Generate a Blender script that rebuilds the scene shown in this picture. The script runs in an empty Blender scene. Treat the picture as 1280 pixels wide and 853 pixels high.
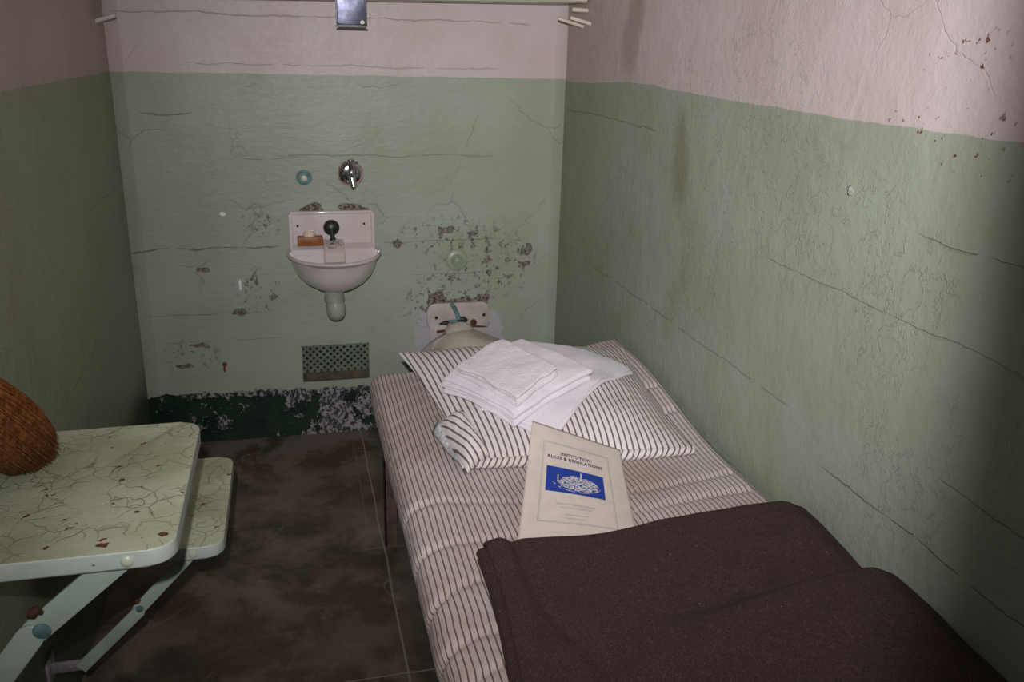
import bpy, bmesh, math, random
from mathutils import Vector, Matrix, noise
C = bpy.context.scene
COL = C.collection
PI = math.pi

# ------------------------------------------------------------------ camera, light, exposure
W, DEPTH, HT = 1.52, 2.74, 2.14          # cell: 5 ft wide, 9 ft deep, 7 ft high; back wall is y = 0
CAM = (0.5422, -3.1578, 1.4386); YAW, PITCH, ROLL, FPX = 0.25163, 0.32654, 0.02640, 1088.78
def set_camera():
    cy, sy, cp, sp = math.cos(YAW), math.sin(YAW), math.cos(PITCH), math.sin(PITCH)
    f = Vector((sy*cp, cy*cp, -sp)); r = Vector((cy, -sy, 0)); u = r.cross(f)
    c, s = math.cos(ROLL), math.sin(ROLL)
    r2, u2 = c*r + s*u, -s*r + c*u
    m = Matrix((r2, u2, -f)).transposed().to_4x4(); m.translation = Vector(CAM)
    cd = bpy.data.cameras.new('camera'); o = bpy.data.objects.new('camera', cd); COL.objects.link(o)
    o.matrix_world = m; cd.sensor_width = 36; cd.lens = 36*FPX/1280; cd.clip_start = .02
    C.camera = o
    return m, f, r2, u2
cam_m, cf, cr, cu = set_camera()
C.view_settings.view_transform = 'Standard'; C.view_settings.look = 'None'
C.view_settings.exposure = 0.0; C.view_settings.gamma = 1; C.view_settings.use_curve_mapping = False

world = bpy.data.worlds.new('corridor_ambient'); C.world = world; world.use_nodes = True
bg = world.node_tree.nodes['Background']; bg.inputs[0].default_value = (.75, .82, 1, 1); bg.inputs[1].default_value = .035

FLASH_POWER = 222
FLASH_POS = (.514, -3.15, 1.545)
def flash():
    ld = bpy.data.lights.new('camera_flash', 'POINT'); ld.energy = FLASH_POWER; ld.shadow_soft_size = .012
    ld.color = (1, .98, 1)
    o = bpy.data.objects.new('camera_flash', ld); COL.objects.link(o)
    aim = Matrix((cr, cu, -cf)).transposed().to_4x4(); aim.translation = Vector(FLASH_POS); o.matrix_world = aim
    # the beam of a flash head: strength depends on direction (rectangular reflector)
    ld.use_nodes = True; nt = ld.node_tree; nt.nodes.clear()
    out = nt.nodes.new('ShaderNodeOutputLight'); em = nt.nodes.new('ShaderNodeEmission')
    nt.links.new(em.outputs[0], out.inputs[0])
    tc = nt.nodes.new('ShaderNodeTexCoord'); sx = nt.nodes.new('ShaderNodeSeparateXYZ'); nt.links.new(tc.outputs['Normal'], sx.inputs[0])
    def m(op, a, b=None):
        n = nt.nodes.new('ShaderNodeMath'); n.operation = op
        for i, v in enumerate((a, b)):
            if v is None: continue
            if isinstance(v, (int, float)): n.inputs[i].default_value = v
            else: nt.links.new(v, n.inputs[i])
        return n.outputs[0]
    def ramp(v, a, b):
        n = nt.nodes.new('ShaderNodeMapRange'); n.interpolation_type = 'SMOOTHSTEP'
        nt.links.new(v, n.inputs[0]); n.inputs[1].default_value = a; n.inputs[2].default_value = b
        return n.outputs[0]
    tx = m('DIVIDE', sx.outputs[0], m('MAXIMUM', m('MULTIPLY', sx.outputs[2], -1), .05))
    ty = m('DIVIDE', sx.outputs[1], m('MAXIMUM', m('MULTIPLY', sx.outputs[2], -1), .05))
    # turn the beam's sides upright in the cell, as the reflector is
    skew = m('ADD', tx, m('MULTIPLY', ty, -.15))
    beam = m('MULTIPLY', ramp(skew, .60, .455), ramp(skew, -1.0, -.05))
    beam = m('MULTIPLY', beam, ramp(ty, -.95, -.0))
    dx = m('ADD', tx, -.04); dy = m('ADD', ty, -.22)      # hot spot of the reflector
    r2 = m('ADD', m('MULTIPLY', dx, dx), m('MULTIPLY', dy, dy))
    beam = m('DIVIDE', beam, m('ADD', m('MULTIPLY', r2, 3.0), 1))
    beam = m('ADD', m('MULTIPLY', beam, .99), .012)
    nt.links.new(beam, em.inputs[1])
flash()

# ------------------------------------------------------------------ object helpers
def link(o): COL.objects.link(o); return o
def tag(o, label, cat, group=None):
    o['label'] = label; o['category'] = cat
    if group: o['group'] = group
    return o
def thing(name, label, cat, loc=(0, 0, 0), group=None):
    o = bpy.data.objects.new(name, None); o.location = loc; o.empty_display_size = .03
    return tag(link(o), label, cat, group)
def obj(name, bm, mat, parent=None, smooth=True, kind=None):
    me = bpy.data.meshes.new(name); bmesh.ops.recalc_face_normals(bm, faces=bm.faces) if not bm.tags_keep else None
    bm.to_mesh(me); bm.free()
    me.materials.append(mat)
    for p in me.polygons: p.use_smooth = smooth
    o = link(bpy.data.objects.new(name, me))
    if parent:
        o.parent = parent; o.location = [-v for v in parent_world(parent)]
    if kind: o['kind'] = kind
    return o
def parent_world(p):
    v = Vector((0, 0, 0))
    while p: v += Vector(p.location); p = p.parent
    return v
class BM:
    """thin wrapper so that meshes are built in cell coordinates"""
    def __init__(s): s.b = bmesh.new(); s.uv = s.b.loops.layers.uv.new('UVMap')
    def grid(s, rows, uvs=None, closed=False, cap=False, two=False):
        """rows: list of lists of points; faces between neighbours"""
        V = [[s.b.verts.new(p) for p in r] for r in rows]
        n = len(V[0])
        for i in range(len(V)-1):
            for j in range(n if closed else n-1):
                k = (j+1) % n
                try: f = s.b.faces.new((V[i][j], V[i][k], V[i+1][k], V[i+1][j]))
                except ValueError: continue
                if uvs:
                    for l, (a, c) in zip(f.loops, ((i, j), (i, k), (i+1, k), (i+1, j))): l[s.uv].uv = uvs[a][c]
        if cap:
            for r in (V[0], V[-1]):
                try: s.b.faces.new(r)
                except ValueError: pass
        return V
    def box(s, x0, x1, y0, y1, z0, z1, bev=0, seg=2):
        r = bmesh.ops.create_cube(s.b, size=1); vs = r['verts']
        for v in vs: v.co = Vector(((x0+x1)/2 + v.co.x*(x1-x0), (y0+y1)/2 + v.co.y*(y1-y0), (z0+z1)/2 + v.co.z*(z1-z0)))
        if bev:
            es = list({e for v in vs for e in v.link_edges})
            bmesh.ops.bevel(s.b, geom=es, offset=bev, segments=seg, profile=.5, affect='EDGES')
        return s
    def tube(s, pts, rad, n=16, cap=True):
        pts = [Vector(p) for p in pts]; rads = rad if isinstance(rad, (list, tuple)) else [rad]*len(pts)
        rows = []; ref = None
        for i, p in enumerate(pts):
            a = pts[min(i+1, len(pts)-1)] - pts[max(i-1, 0)]
            if a.length < 1e-9: a = pts[-1]-pts[0]
            a.normalize()
            if ref is None: ref = Vector((0, 0, 1)) if abs(a.z) < .9 else Vector((1, 0, 0))
            u = a.cross(ref).normalized(); v = a.cross(u)
            rows.append([p + rads[i]*(math.cos(2*PI*k/n)*u + math.sin(2*PI*k/n)*v) for k in range(n)])
        s.grid(rows, closed=True, cap=cap); return s
    def lathe(s, c, axis, prof, n=32):
        """prof: (distance along axis, radius)"""
        return s.tube_prof(Vector(c), Vector(axis).normalized(), prof, n)
    def tube_prof(s, c, a, prof, n):
        ref = Vector((0, 0, 1)) if abs(a.z) < .9 else Vector((1, 0, 0))
        u = a.cross(ref).normalized(); v = a.cross(u)
        rows = [[c + a*d + max(r, 1e-5)*(math.cos(2*PI*k/n)*u + math.sin(2*PI*k/n)*v) for k in range(n)] for d, r in prof]
        s.grid(rows, closed=True, cap=True); return s
    def prism(s, poly, axis, a, b, bev=0):
        """poly in the plane across axis ('x': (y,z), 'y': (x,z), 'z': (x,y)), extruded a..b"""
        def P(q, t):
            return {'x': (t, q[0], q[1]), 'y': (q[0], t, q[1]), 'z': (q[0], q[1], t)}[axis]
        A = [s.b.verts.new(P(q, a)) for q in poly]; B_ = [s.b.verts.new(P(q, b)) for q in poly]
        n = len(poly)
        f1 = s.b.faces.new(A); f2 = s.b.faces.new(B_[::-1])
        for i in range(n): s.b.faces.new((A[i], B_[i], B_[(i+1) % n], A[(i+1) % n]))
        if bev:
            es = list(f1.edges) + list(f2.edges)
            bmesh.ops.bevel(s.b, geom=es, offset=bev, segments=3, profile=.5, affect='EDGES')
        return s
    def done(s, name, mat, parent=None, smooth=True, kind=None, recalc=True, sharp=35):
        if recalc: bmesh.ops.recalc_face_normals(s.b, faces=s.b.faces)
        for e in s.b.edges:
            if len(e.link_faces) == 2 and e.calc_face_angle(0) > math.radians(sharp): e.smooth = False
        me = bpy.data.meshes.new(name); s.b.to_mesh(me); s.b.free(); me.materials.append(mat)
        for p in me.polygons: p.use_smooth = smooth
        o = link(bpy.data.objects.new(name, me))
        if parent: o.parent = parent; o.location = -parent_world(parent)
        if kind: o['kind'] = kind
        return o
def solidify(o, t, offset=-1):
    m = o.modifiers.new('thickness', 'SOLIDIFY'); m.thickness = t; m.offset = offset; return o
def rrect(x0, x1, y0, y1, r, n=6):
    """rounded rectangle; r a number or four radii for (x1,y1),(x0,y1),(x0,y0),(x1,y0)"""
    rs = r if isinstance(r, (list, tuple)) else [r]*4; out = []
    for (cx, cy, a0), q in zip(((x1, y1, 0), (x0, y1, PI/2), (x0, y0, PI), (x1, y0, 1.5*PI)), rs):
        sx = -1 if cx == x1 else 1; sy = -1 if cy == y1 else 1
        if q <= 0: out.append((cx, cy)); continue
        for k in range(n+1):
            a = a0 + PI/2*k/n; out.append((cx + sx*q + q*math.cos(a), cy + sy*q + q*math.sin(a)))
    return out

# ------------------------------------------------------------------ material helpers
def srgb(r, g, b):
    f = lambda c: (c/255/12.92) if c/255 <= .04045 else ((c/255+.055)/1.055)**2.4
    return (f(r), f(g), f(b), 1)
class NT:
    def __init__(s, name, rough=.6, spec=.5, metal=0):
        s.m = bpy.data.materials.new(name); s.m.use_nodes = True; s.t = s.m.node_tree
        s.b = s.t.nodes['Principled BSDF']; s.b.inputs['Roughness'].default_value = rough
        s.b.inputs['Specular IOR Level'].default_value = spec; s.b.inputs['Metallic'].default_value = metal
        s.tc = s.t.nodes.new('ShaderNodeTexCoord'); s.P = s.tc.outputs['Object']; s.UV = s.tc.outputs['UV']
    def put(s, sock, v):
        if isinstance(v, (int, float)):
            try: sock.default_value = v
            except TypeError: sock.default_value = (v, v, v)
        elif isinstance(v, tuple):
            sock.default_value = v if len(sock.default_value) == len(v) else v[:3]
        else: s.t.links.new(v, sock)
    def M(s, op, a, b=None, c=None):
        n = s.t.nodes.new('ShaderNodeMath'); n.operation = op
        for i, v in enumerate((a, b, c)):
            if v is not None: s.put(n.inputs[i], v)
        return n.outputs[0]
    def V(s, op, a, b=None):
        n = s.t.nodes.new('ShaderNodeVectorMath'); n.operation = op; s.put(n.inputs[0], a)
        if b is not None:
            if op == 'SCALE': s.put(n.inputs[3], b)
            else: s.put(n.inputs[1], b)
        return n.outputs[1] if op == 'LENGTH' else n.outputs[0]
    def sep(s, v): n = s.t.nodes.new('ShaderNodeSeparateXYZ'); s.put(n.inputs[0], v); return n.outputs
    def comb(s, x, y, z):
        n = s.t.nodes.new('ShaderNodeCombineXYZ')
        for i, v in enumerate((x, y, z)): s.put(n.inputs[i], v)
        return n.outputs[0]
    def noise(s, v, scale, detail=3, rough=.5, dist=0, color=False):
        n = s.t.nodes.new('ShaderNodeTexNoise'); s.put(n.inputs['Vector'], v); n.inputs['Scale'].default_value = scale
        n.inputs['Detail'].default_value = detail; n.inputs['Roughness'].default_value = rough; n.inputs['Distortion'].default_value = dist
        return n.outputs['Color' if color else 'Fac']
    def vor(s, v, scale, feature='DISTANCE_TO_EDGE'):
        n = s.t.nodes.new('ShaderNodeTexVoronoi'); n.feature = feature; s.put(n.inputs['Vector'], v); n.inputs['Scale'].default_value = scale
        return n.outputs['Distance']
    def step(s, v, a, b):
        n = s.t.nodes.new('ShaderNodeMapRange'); n.interpolation_type = 'SMOOTHSTEP'; s.put(n.inputs[0], v)
        if a < b: n.inputs[1].default_value = a; n.inputs[2].default_value = b
        else: n.inputs[1].default_value = b; n.inputs[2].default_value = a; n.inputs[3].default_value = 1; n.inputs[4].default_value = 0
        return n.outputs[0]
    def mix(s, f, a, b):
        n = s.t.nodes.new('ShaderNodeMix'); n.data_type = 'RGBA'; s.put(n.inputs[0], f); s.put(n.inputs[6], a); s.put(n.inputs[7], b)
        return n.outputs[2]
    def bump(s, h, strength=.5, dist=.002, normal=None):
        n = s.t.nodes.new('ShaderNodeBump'); s.put(n.inputs['Height'], h); n.inputs['Strength'].default_value = strength; n.inputs['Distance'].default_value = dist
        if normal is not None: s.put(n.inputs['Normal'], normal)
        return n.outputs[0]
    def warp(s, v, scale, amt, detail=3):
        c = s.noise(v, scale, detail, color=True)
        return s.V('ADD', v, s.V('SCALE', s.V('SUBTRACT', c, (.5, .5, .5)), amt))
    def col(s, c): s.put(s.b.inputs['Base Color'], c); return s
    def rough(s, c): s.put(s.b.inputs['Roughness'], c); return s
    def nrm(s, c): s.put(s.b.inputs['Normal'], c); return s
    def spots(s, v, lst):
        """union of soft ellipsoids: (x, y, z, rx, ry, rz)"""
        out = 0
        for x, y, z, rx, ry, rz in lst:
            d = s.V('LENGTH', s.V('DIVIDE', s.V('SUBTRACT', v, (x, y, z)), (rx, ry, rz)))
            k = s.step(d, 1, .4)
            out = k if out == 0 else s.M('MAXIMUM', out, k)
        return out
def simple(name, col, rough=.5, metal=0, spec=.5, bump=None, vary=None):
    n = NT(name, rough, spec, metal); c = srgb(*col)
    if vary:
        f = n.step(n.noise(n.P, vary[0], 4), .35, .7); n.col(n.mix(f, c, srgb(*vary[1])))
    else: n.col(c)
    if bump: n.nrm(n.bump(n.noise(n.P, bump[0], 4), bump[1], bump[2]))
    return n.m

GREEN, PINK = (157, 165, 149), (200, 187, 186)
H_PAINT = 1.33
def wall_material(name, side):
    n = NT(name, .5, .35); x, y, z = n.sep(n.P)
    along = x if side == 'back' else y
    fine = n.noise(n.P, 60, 4, .6)
    big = n.noise(n.P, 2.6, 3, .55)
    # paint line, a little wavy
    edge = n.M('ADD', z, n.M('MULTIPLY', n.M('SUBTRACT', n.noise(n.P, 9, 3), .5), .012))
    hp = H_PAINT
    if side == 'right':
        # the band dips near the back corner
        hp = n.M('SUBTRACT', H_PAINT, n.M('MULTIPLY', n.step(y, -1.7, -.55), -.018))
        hp = n.M('SUBTRACT', hp, n.M('MULTIPLY', n.step(y, -.75, -.15), .022))
    up = n.step(n.M('SUBTRACT', edge, hp), -.0012, .0012)
    g2 = n.mix(n.step(big, .35, .68), srgb(*GREEN), srgb(148, 155, 137))
    p2 = n.mix(n.step(big, .35, .7), srgb(*PINK), srgb(190, 174, 170))
    dirt = n.step(n.noise(n.warp(n.P, 3, .2), 5, 5, .65), .56, .75)
    g2 = n.mix(n.M('MULTIPLY', dirt, .35), g2, srgb(128, 132, 98))
    c = n.mix(up, g2, p2)
    hgt = n.M('ADD', n.M('MULTIPLY', fine, .25), n.M('MULTIPLY', n.noise(n.V('MULTIPLY', n.P, (14, 14, 9)), 1, 4, .6), 1.2))
    if side != 'back':   # runs and blisters of thick paint
        runs = n.noise(n.warp(n.V('MULTIPLY', n.P, (22, 22, 14)), 1.4, .9), 1.0, 4, .6)
        rid = n.step(n.M('ABSOLUTE', n.M('SUBTRACT', runs, .5)), .014, 0)
        zone = n.step(n.noise(n.P, 2.2, 2), .45, .62)
        rid = n.M('MULTIPLY', rid, zone)
        w2 = n.noise(n.warp(n.P, 6, .12), 16, 5, .62)
        hgt = n.M('ADD', hgt, n.M('MULTIPLY', rid, .45)); hgt = n.M('ADD', hgt, n.M('MULTIPLY', w2, 1.5))
    else:                # board marks in the concrete
        w2 = n.noise(n.V('MULTIPLY', n.warp(n.P, 5, .06), (14, 14, 46)), 1, 5, .7)
        hgt = n.M('ADD', hgt, n.M('MULTIPLY', w2, 1.2))
    # cracks: (height, from, to, depth of colour)
    CR = {'back': [(.738, -.05, .5, 1), (.742, .84, 1.36, .5), (1.196, .0, .26, .7), (1.05, .36, .62, .35), (1.057, .48, 1.3, .4), (1.515, .0, 1.42, .45), (1.36, .2, 1.3, .3), (.50, .0, .45, .35), (.62, .95, 1.3, .5), (.40, .0, .5, .3)],
          'right': [(.672, -2.4, -1.8, 1), (.74, -1.7, -.3, .4), (.80, -2.5, -2.1, .5), (1.23, -.9, 0, .55), (1.165, -2.5, -1.95, .5), (.51, -1.6, -1.2, .4), (1.02, -2.4, -1.5, .35)],
          'left': [(.98, -.6, -.1, .5), (.62, -1.5, -.6, .3)]}[side]
    crack = 0; wob = n.M('MULTIPLY', n.M('SUBTRACT', n.noise(n.P, 6, 5, .6), .5), .045)
    zz = n.M('ADD', z, wob); thick = n.M('MULTIPLY', n.step(n.noise(n.P, 12, 2), .30, .62), .0026)
    for h, a, b, k in CR:
        l = n.M('SUBTRACT', thick, n.M('ABSOLUTE', n.M('SUBTRACT', zz, h)))
        l = n.M('MULTIPLY', n.M('MULTIPLY', n.step(l, 0, .0012), k), n.M('MULTIPLY', n.step(along, a, a+.06), n.step(along, b, b-.06)))
        crack = l if crack == 0 else n.M('MAXIMUM', crack, l)
    vc = n.vor(n.warp(n.P, 7, .16, 4), 2.6)
    hair = n.M('MULTIPLY', n.step(vc, .005, .0015), n.step(n.noise(n.P, 3.1, 2), .50, .62))
    hair = n.M('MULTIPLY', hair, .30 if side == 'back' else .12)
    crack = n.M('MAXIMUM', crack, hair)
    c = n.mix(n.M('MULTIPLY', crack, .75 if side == 'back' else .45), c, srgb(104, 98, 68))
    hgt = n.M('SUBTRACT', hgt, n.M('MULTIPLY', crack, 2.5))
    if side == 'back':
        P2 = n.warp(n.P, 22, .05, 4)
        speck = n.noise(n.P, 75, 3, .6); mid = n.noise(n.warp(n.P, 20, .03), 34, 4, .65)
        Z1 = n.spots(P2, [(1.12, 0, .76, .26, 1, .10), (1.32, 0, .68, .16, 1, .12), (1.2, 0, .60, .28, 1, .12), (.43, 0, .82, .09, 1, .06), (.40, 0, .58, .10, 1, .10), (.16, 0, .34, .13, 1, .07), (1.02, 0, .50, .12, 1, .12)])
        chip = n.M('MULTIPLY', n.step(mid, .585, .61), Z1)
        chip = n.M('MAXIMUM', chip, n.M('MULTIPLY', n.step(speck, .64, .66), Z1))
        Z0 = n.spots(P2, [(.908, 0, .741, .022, 1, .02), (1.097, 0, .79, .03, 1, .014), (1.188, 0, .772, .028, 1, .012), (1.40, 0, .705, .035, 1, .028), (1.40, 0, .65, .03, 1, .016), (1.258, 0, .615, .014, 1, .018), (.226, 0, .66, .03, 1, .012), (.46, 0, .553, .02, 1, .015), (.336, 0, .50, .03, 1, .012), (.19, 0, .385, .045, 1, .01), (.13, 0, .31, .03, 1, .012)])
        chip = n.M('MAXIMUM', chip, n.M('MULTIPLY', n.step(mid, .38, .47), n.step(Z0, .2, .5)))
        # bare plaster above sink and toilet
        Zp = n.spots(P2, [(.607, 0, .868, .055, 1, .032), (.75, 0, .868, .075, 1, .022), (1.05, 0, .522, .045, 1, .05), (1.13, 0, .505, .14, 1, .024), (1.235, 0, .508, .035, 1, .03)])
        bare = n.step(n.M('ADD', Zp, n.M('MULTIPLY', n.M('SUBTRACT', mid, .5), 1.2)), .42, .5)
        c = n.mix(chip, c, n.mix(n.step(speck, .4, .6), srgb(88, 80, 72), srgb(134, 122, 112)))
        c = n.mix(bare, c, n.mix(n.step(speck, .42, .58), srgb(80, 72, 62), srgb(142, 130, 120)))
        hgt = n.M('SUBTRACT', hgt, n.M('MULTIPLY', chip, 2.2)); hgt = n.M('ADD', hgt, n.M('MULTIPLY', n.M('MULTIPLY', bare, speck), 8))
        # grey smooth patching beside the toilet plate
        patch = n.step(n.spots(n.warp(n.P, 30, .035, 5), [(1.0, 0, .37, .036, 1, .12), (1.275, 0, .37, .046, 1, .115), (1.28, 0, .33, .06, 1, .06)]), .15, .3)
        c = n.mix(n.M('MULTIPLY', patch, .85), c, srgb(172, 168, 178))
        # nicks: two white, one rust
        wn = n.step(n.spots(n.warp(n.P, 60, .008), [(.304, 0, .861, .014, 1, .009), (.344, 0, .608, .006, 1, .02), (.345, 0, .592, .005, 1, .008)]), .3, .5)
        c = n.mix(wn, c, srgb(235, 230, 228))
        rn = n.step(n.spots(n.warp(n.P, 60, .008), [(.268, 0, .305, .012, 1, .013), (.267, 0, .288, .006, 1, .02)]), .3, .5)
        c = n.mix(rn, c, srgb(110, 62, 28))
        # dark green base coat with a peeled, ragged upper edge
        top = n.M('ADD', .200, n.M('MULTIPLY', x, -.026)); rag = n.M('MULTIPLY', n.M('SUBTRACT', n.noise(n.P, 11, 5, .65), .5), .06)
        d = n.M('SUBTRACT', n.M('ADD', top, rag), z)
        base = n.step(d, -.002, .002)
        peel_w = n.M('ADD', .012, n.M('MULTIPLY', n.step(x, .25, .62), .035))
        patchn = n.noise(n.V('MULTIPLY', n.warp(n.P, 14, .08, 4), (1, 1, .55)), 13, 5, .68)
        patchy = n.step(n.M('ADD', patchn, n.M('MULTIPLY', n.step(x, .42, .60), .13)), .56, .60)
        lip = n.M('MULTIPLY', n.step(n.M('ABSOLUTE', n.M('SUBTRACT', d, .006)), .016, .008), n.step(x, .09, .14))
        bare2 = n.M('MAXIMUM', n.M('MULTIPLY', base, patchy), n.M('MULTIPLY', lip, n.step(mid, .36, .46)))
        dk = n.mix(n.step(n.noise(n.P, 9, 3), .4, .65), srgb(24, 50, 34), srgb(16, 34, 25))
        dk = n.mix(n.step(n.noise(n.P, 40, 3, .7), .68, .71), dk, srgb(170, 165, 165))
        c = n.mix(base, c, dk)
        flaky = n.noise(n.V('MULTIPLY', n.warp(n.P, 20, .05), (1, 1, .6)), 75, 3, .6)
        c = n.mix(bare2, c, n.mix(n.step(flaky, .45, .55), srgb(56, 62, 56), srgb(160, 154, 154)))
        hgt = n.M('ADD', hgt, n.M('MULTIPLY', n.M('MULTIPLY', bare2, flaky), 9))
    if side == 'right':
        st = n.spots(n.warp(n.P, 6, .12), [(W, -1.04, 1.17, .2, .07, .17), (W, -.65, 1.5, .2, .09, .22)])
        c = n.mix(n.M('MULTIPLY', st, .45), c, srgb(110, 98, 62))
        br = n.M('MULTIPLY', n.step(y, -1.0, -.05), .4)
        c = n.mix(br, c, n.mix(up, srgb(112, 116, 84), srgb(150, 122, 100)))
        rs = n.M('MULTIPLY', n.step(n.noise(n.P, 85, 2, .5), .66, .70), n.spots(n.P, [(W, -2.0, 1.34, .2, .22, .05), (W, -2.06, 1.29, .2, .12, .03), (W, -2.0, 1.44, .2, .12, .07)]))
        c = n.mix(rs, c, srgb(112, 62, 40))
        rs = n.step(n.spots(n.warp(n.P, 30, .03), [(W, -1.777, 1.207, .2, .014, .012)]), .3, .6)
        hgt = n.M('ADD', hgt, n.M('MULTIPLY', rs, 4)); c = n.mix(n.M('MULTIPLY', rs, .4), c, srgb(205, 208, 200))
    if side == 'left':
        c = n.mix(.40, c, n.mix(up, srgb(128, 124, 92), srgb(150, 122, 98)))
        lo = n.step(n.M('ADD', z, n.M('MULTIPLY', n.M('SUBTRACT', big, .5), .25)), .36, .2)
        c = n.mix(n.M('MULTIPLY', lo, .8), c, srgb(44, 62, 52))
    n.col(c); n.nrm(n.bump(hgt, .75, .0022 if side == 'back' else .0030))
    n.rough(n.M('ADD', .30, n.M('MULTIPLY', fine, .25)))
    return n.m

def floor_material():
    n = NT('brown_concrete', .5, .4); x, y, z = n.sep(n.P)
    a = n.noise(n.warp(n.P, 3, .35), 5, 6, .62); b = n.noise(n.P, 2.0, 3)
    c = n.mix(n.step(a, .35, .66), srgb(64, 53, 42), srgb(124, 110, 98))
    c = n.mix(n.step(b, .42, .62), c, n.mix(n.step(a, .4, .6), srgb(78, 61, 46), srgb(104, 89, 74)))
    c = n.mix(n.M('MULTIPLY', n.step(n.noise(n.P, 11, 5, .7), .52, .7), .5), c, srgb(130, 116, 112))
    back = n.step(y, -.5, -.05)
    c = n.mix(n.M('MULTIPLY', back, n.step(a, .45, .6)), c, srgb(116, 104, 100))
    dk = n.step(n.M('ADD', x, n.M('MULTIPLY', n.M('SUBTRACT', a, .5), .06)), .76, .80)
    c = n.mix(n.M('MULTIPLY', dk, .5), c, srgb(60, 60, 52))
    xw = n.M('ADD', x, n.M('MULTIPLY', n.M('SUBTRACT', n.noise(n.P, 5, 3), .5), .012))
    s1 = n.step(n.M('ABSOLUTE', n.M('SUBTRACT', xw, .752)), .0038, .0016)
    yw = n.M('ADD', y, n.M('MULTIPLY', n.M('SUBTRACT', n.noise(n.P, 4, 3), .5), .02))
    s2 = n.M('MULTIPLY', n.step(n.M('ABSOLUTE', n.M('ADD', yw, 1.425)), .0035, .0012), n.step(x, .45, .6))
    s3 = n.M('MULTIPLY', n.M('MULTIPLY', n.step(n.M('ABSOLUTE', n.M('ADD', yw, .86)), .003, .001), n.step(x, .64, .72)), .7)
    s4 = n.M('MULTIPLY', n.M('MULTIPLY', n.step(n.M('ABSOLUTE', n.M('SUBTRACT', xw, .715)), .0025, .001), n.step(y, -.8, -.7)), .4)
    sc = n.step(n.vor(n.warp(n.P, 2.5, .55, 2), 1.9), .006, .0015)
    sc = n.M('MULTIPLY', n.M('MULTIPLY', sc, n.step(n.noise(n.P, 3.5, 2), .5, .6)), .45)
    ln = n.M('MAXIMUM', n.M('MAXIMUM', s1, s2), n.M('MAXIMUM', n.M('MAXIMUM', s3, s4), sc))
    c = n.mix(n.M('MULTIPLY', ln, .62), c, srgb(150, 146, 138))
    fl = n.M('MULTIPLY', n.step(n.noise(n.P, 90, 2, .6), .70, .74), .5)
    c = n.mix(fl, c, srgb(150, 145, 138))
    n.col(c); n.rough(n.M('ADD', .34, n.M('MULTIPLY', a, .3)))
    n.nrm(n.bump(n.M('SUBTRACT', a, n.M('MULTIPLY', ln, .6)), .5, .003))
    return n.m

def ticking(name, pitch, width, ground, ground2, stripe, wob=.0012, both=False):
    """woven stripes along v; u is measured in metres across the cloth"""
    n = NT(name, .85, .15); u, v, _ = n.sep(n.UV)
    w = n.M('MULTIPLY', n.M('SUBTRACT', n.noise(n.UV, 9, 2), .5), wob*6)
    uu = n.M('ADD', u, w)
    f = n.M('FRACT', n.M('DIVIDE', uu, pitch)); d = n.M('ABSOLUTE', n.M('SUBTRACT', f, .5))
    h = width/pitch/2
    line = n.step(d, h*1.25, h*.75)
    g = n.mix(n.step(n.noise(n.P, 3.2, 4, .6), .4, .65), srgb(*ground), srgb(*ground2))
    g = n.mix(n.M('MULTIPLY', n.step(n.noise(n.P, 18, 4, .6), .6, .75), .25), g, srgb(176, 146, 118))
    c = n.mix(n.M('MULTIPLY', line, .88), g, srgb(*stripe)); n.col(c)
    weave = n.noise(n.P, 900, 1); n.nrm(n.bump(n.M('ADD', n.M('MULTIPLY', weave, .15), n.noise(n.P, 45, 4, .6)), .35, .002))
    n.b.inputs['Sheen Weight'].default_value = .05
    return n.m

def linen(name, col, terry=False):
    n = NT(name, .9, .12)
    a = n.noise(n.P, 8, 4); n.col(n.mix(n.step(a, .35, .7), srgb(*col), srgb(col[0]-8, col[1]-10, col[2]-8)))
    if terry: n.nrm(n.bump(n.M('ADD', n.noise(n.P, 190, 3, .7), n.M('MULTIPLY', n.noise(n.warp(n.P, 20, .03), 50, 4), .5)), 1.0, .0035))
    else: n.nrm(n.bump(n.noise(n.V('MULTIPLY', n.warp(n.P, 8, .1), (1, 1, 1)), 14, 4, .5), .5, .004))
    n.b.inputs['Sheen Weight'].default_value = .2
    return n.m

def blanket_material():
    n = NT('brown_wool', .95, .08)
    a = n.noise(n.P, 420, 3, .7); b = n.noise(n.V('MULTIPLY', n.P, (1, 1, 1)), 22, 4, .6)
    f = n.noise(n.V('MULTIPLY', n.warp(n.P, 60, .02), (260, 90, 120)), 1, 3, .6)
    c = n.mix(n.step(a, .42, .66), srgb(58, 43, 41), srgb(90, 69, 65))
    c = n.mix(n.M('MULTIPLY', n.step(f, .52, .70), .5), c, srgb(100, 78, 73))
    c = n.mix(n.M('MULTIPLY', n.step(b, .45, .7), .35), c, srgb(58, 44, 42))
    c = n.mix(n.step(n.noise(n.P, 95, 1), .80, .82), c, srgb(170, 150, 140))
    n.col(c); n.nrm(n.bump(n.M('ADD', a, n.M('MULTIPLY', b, 1.2)), .9, .003))
    n.b.inputs['Sheen Weight'].default_value = .03
    return n.m

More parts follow.
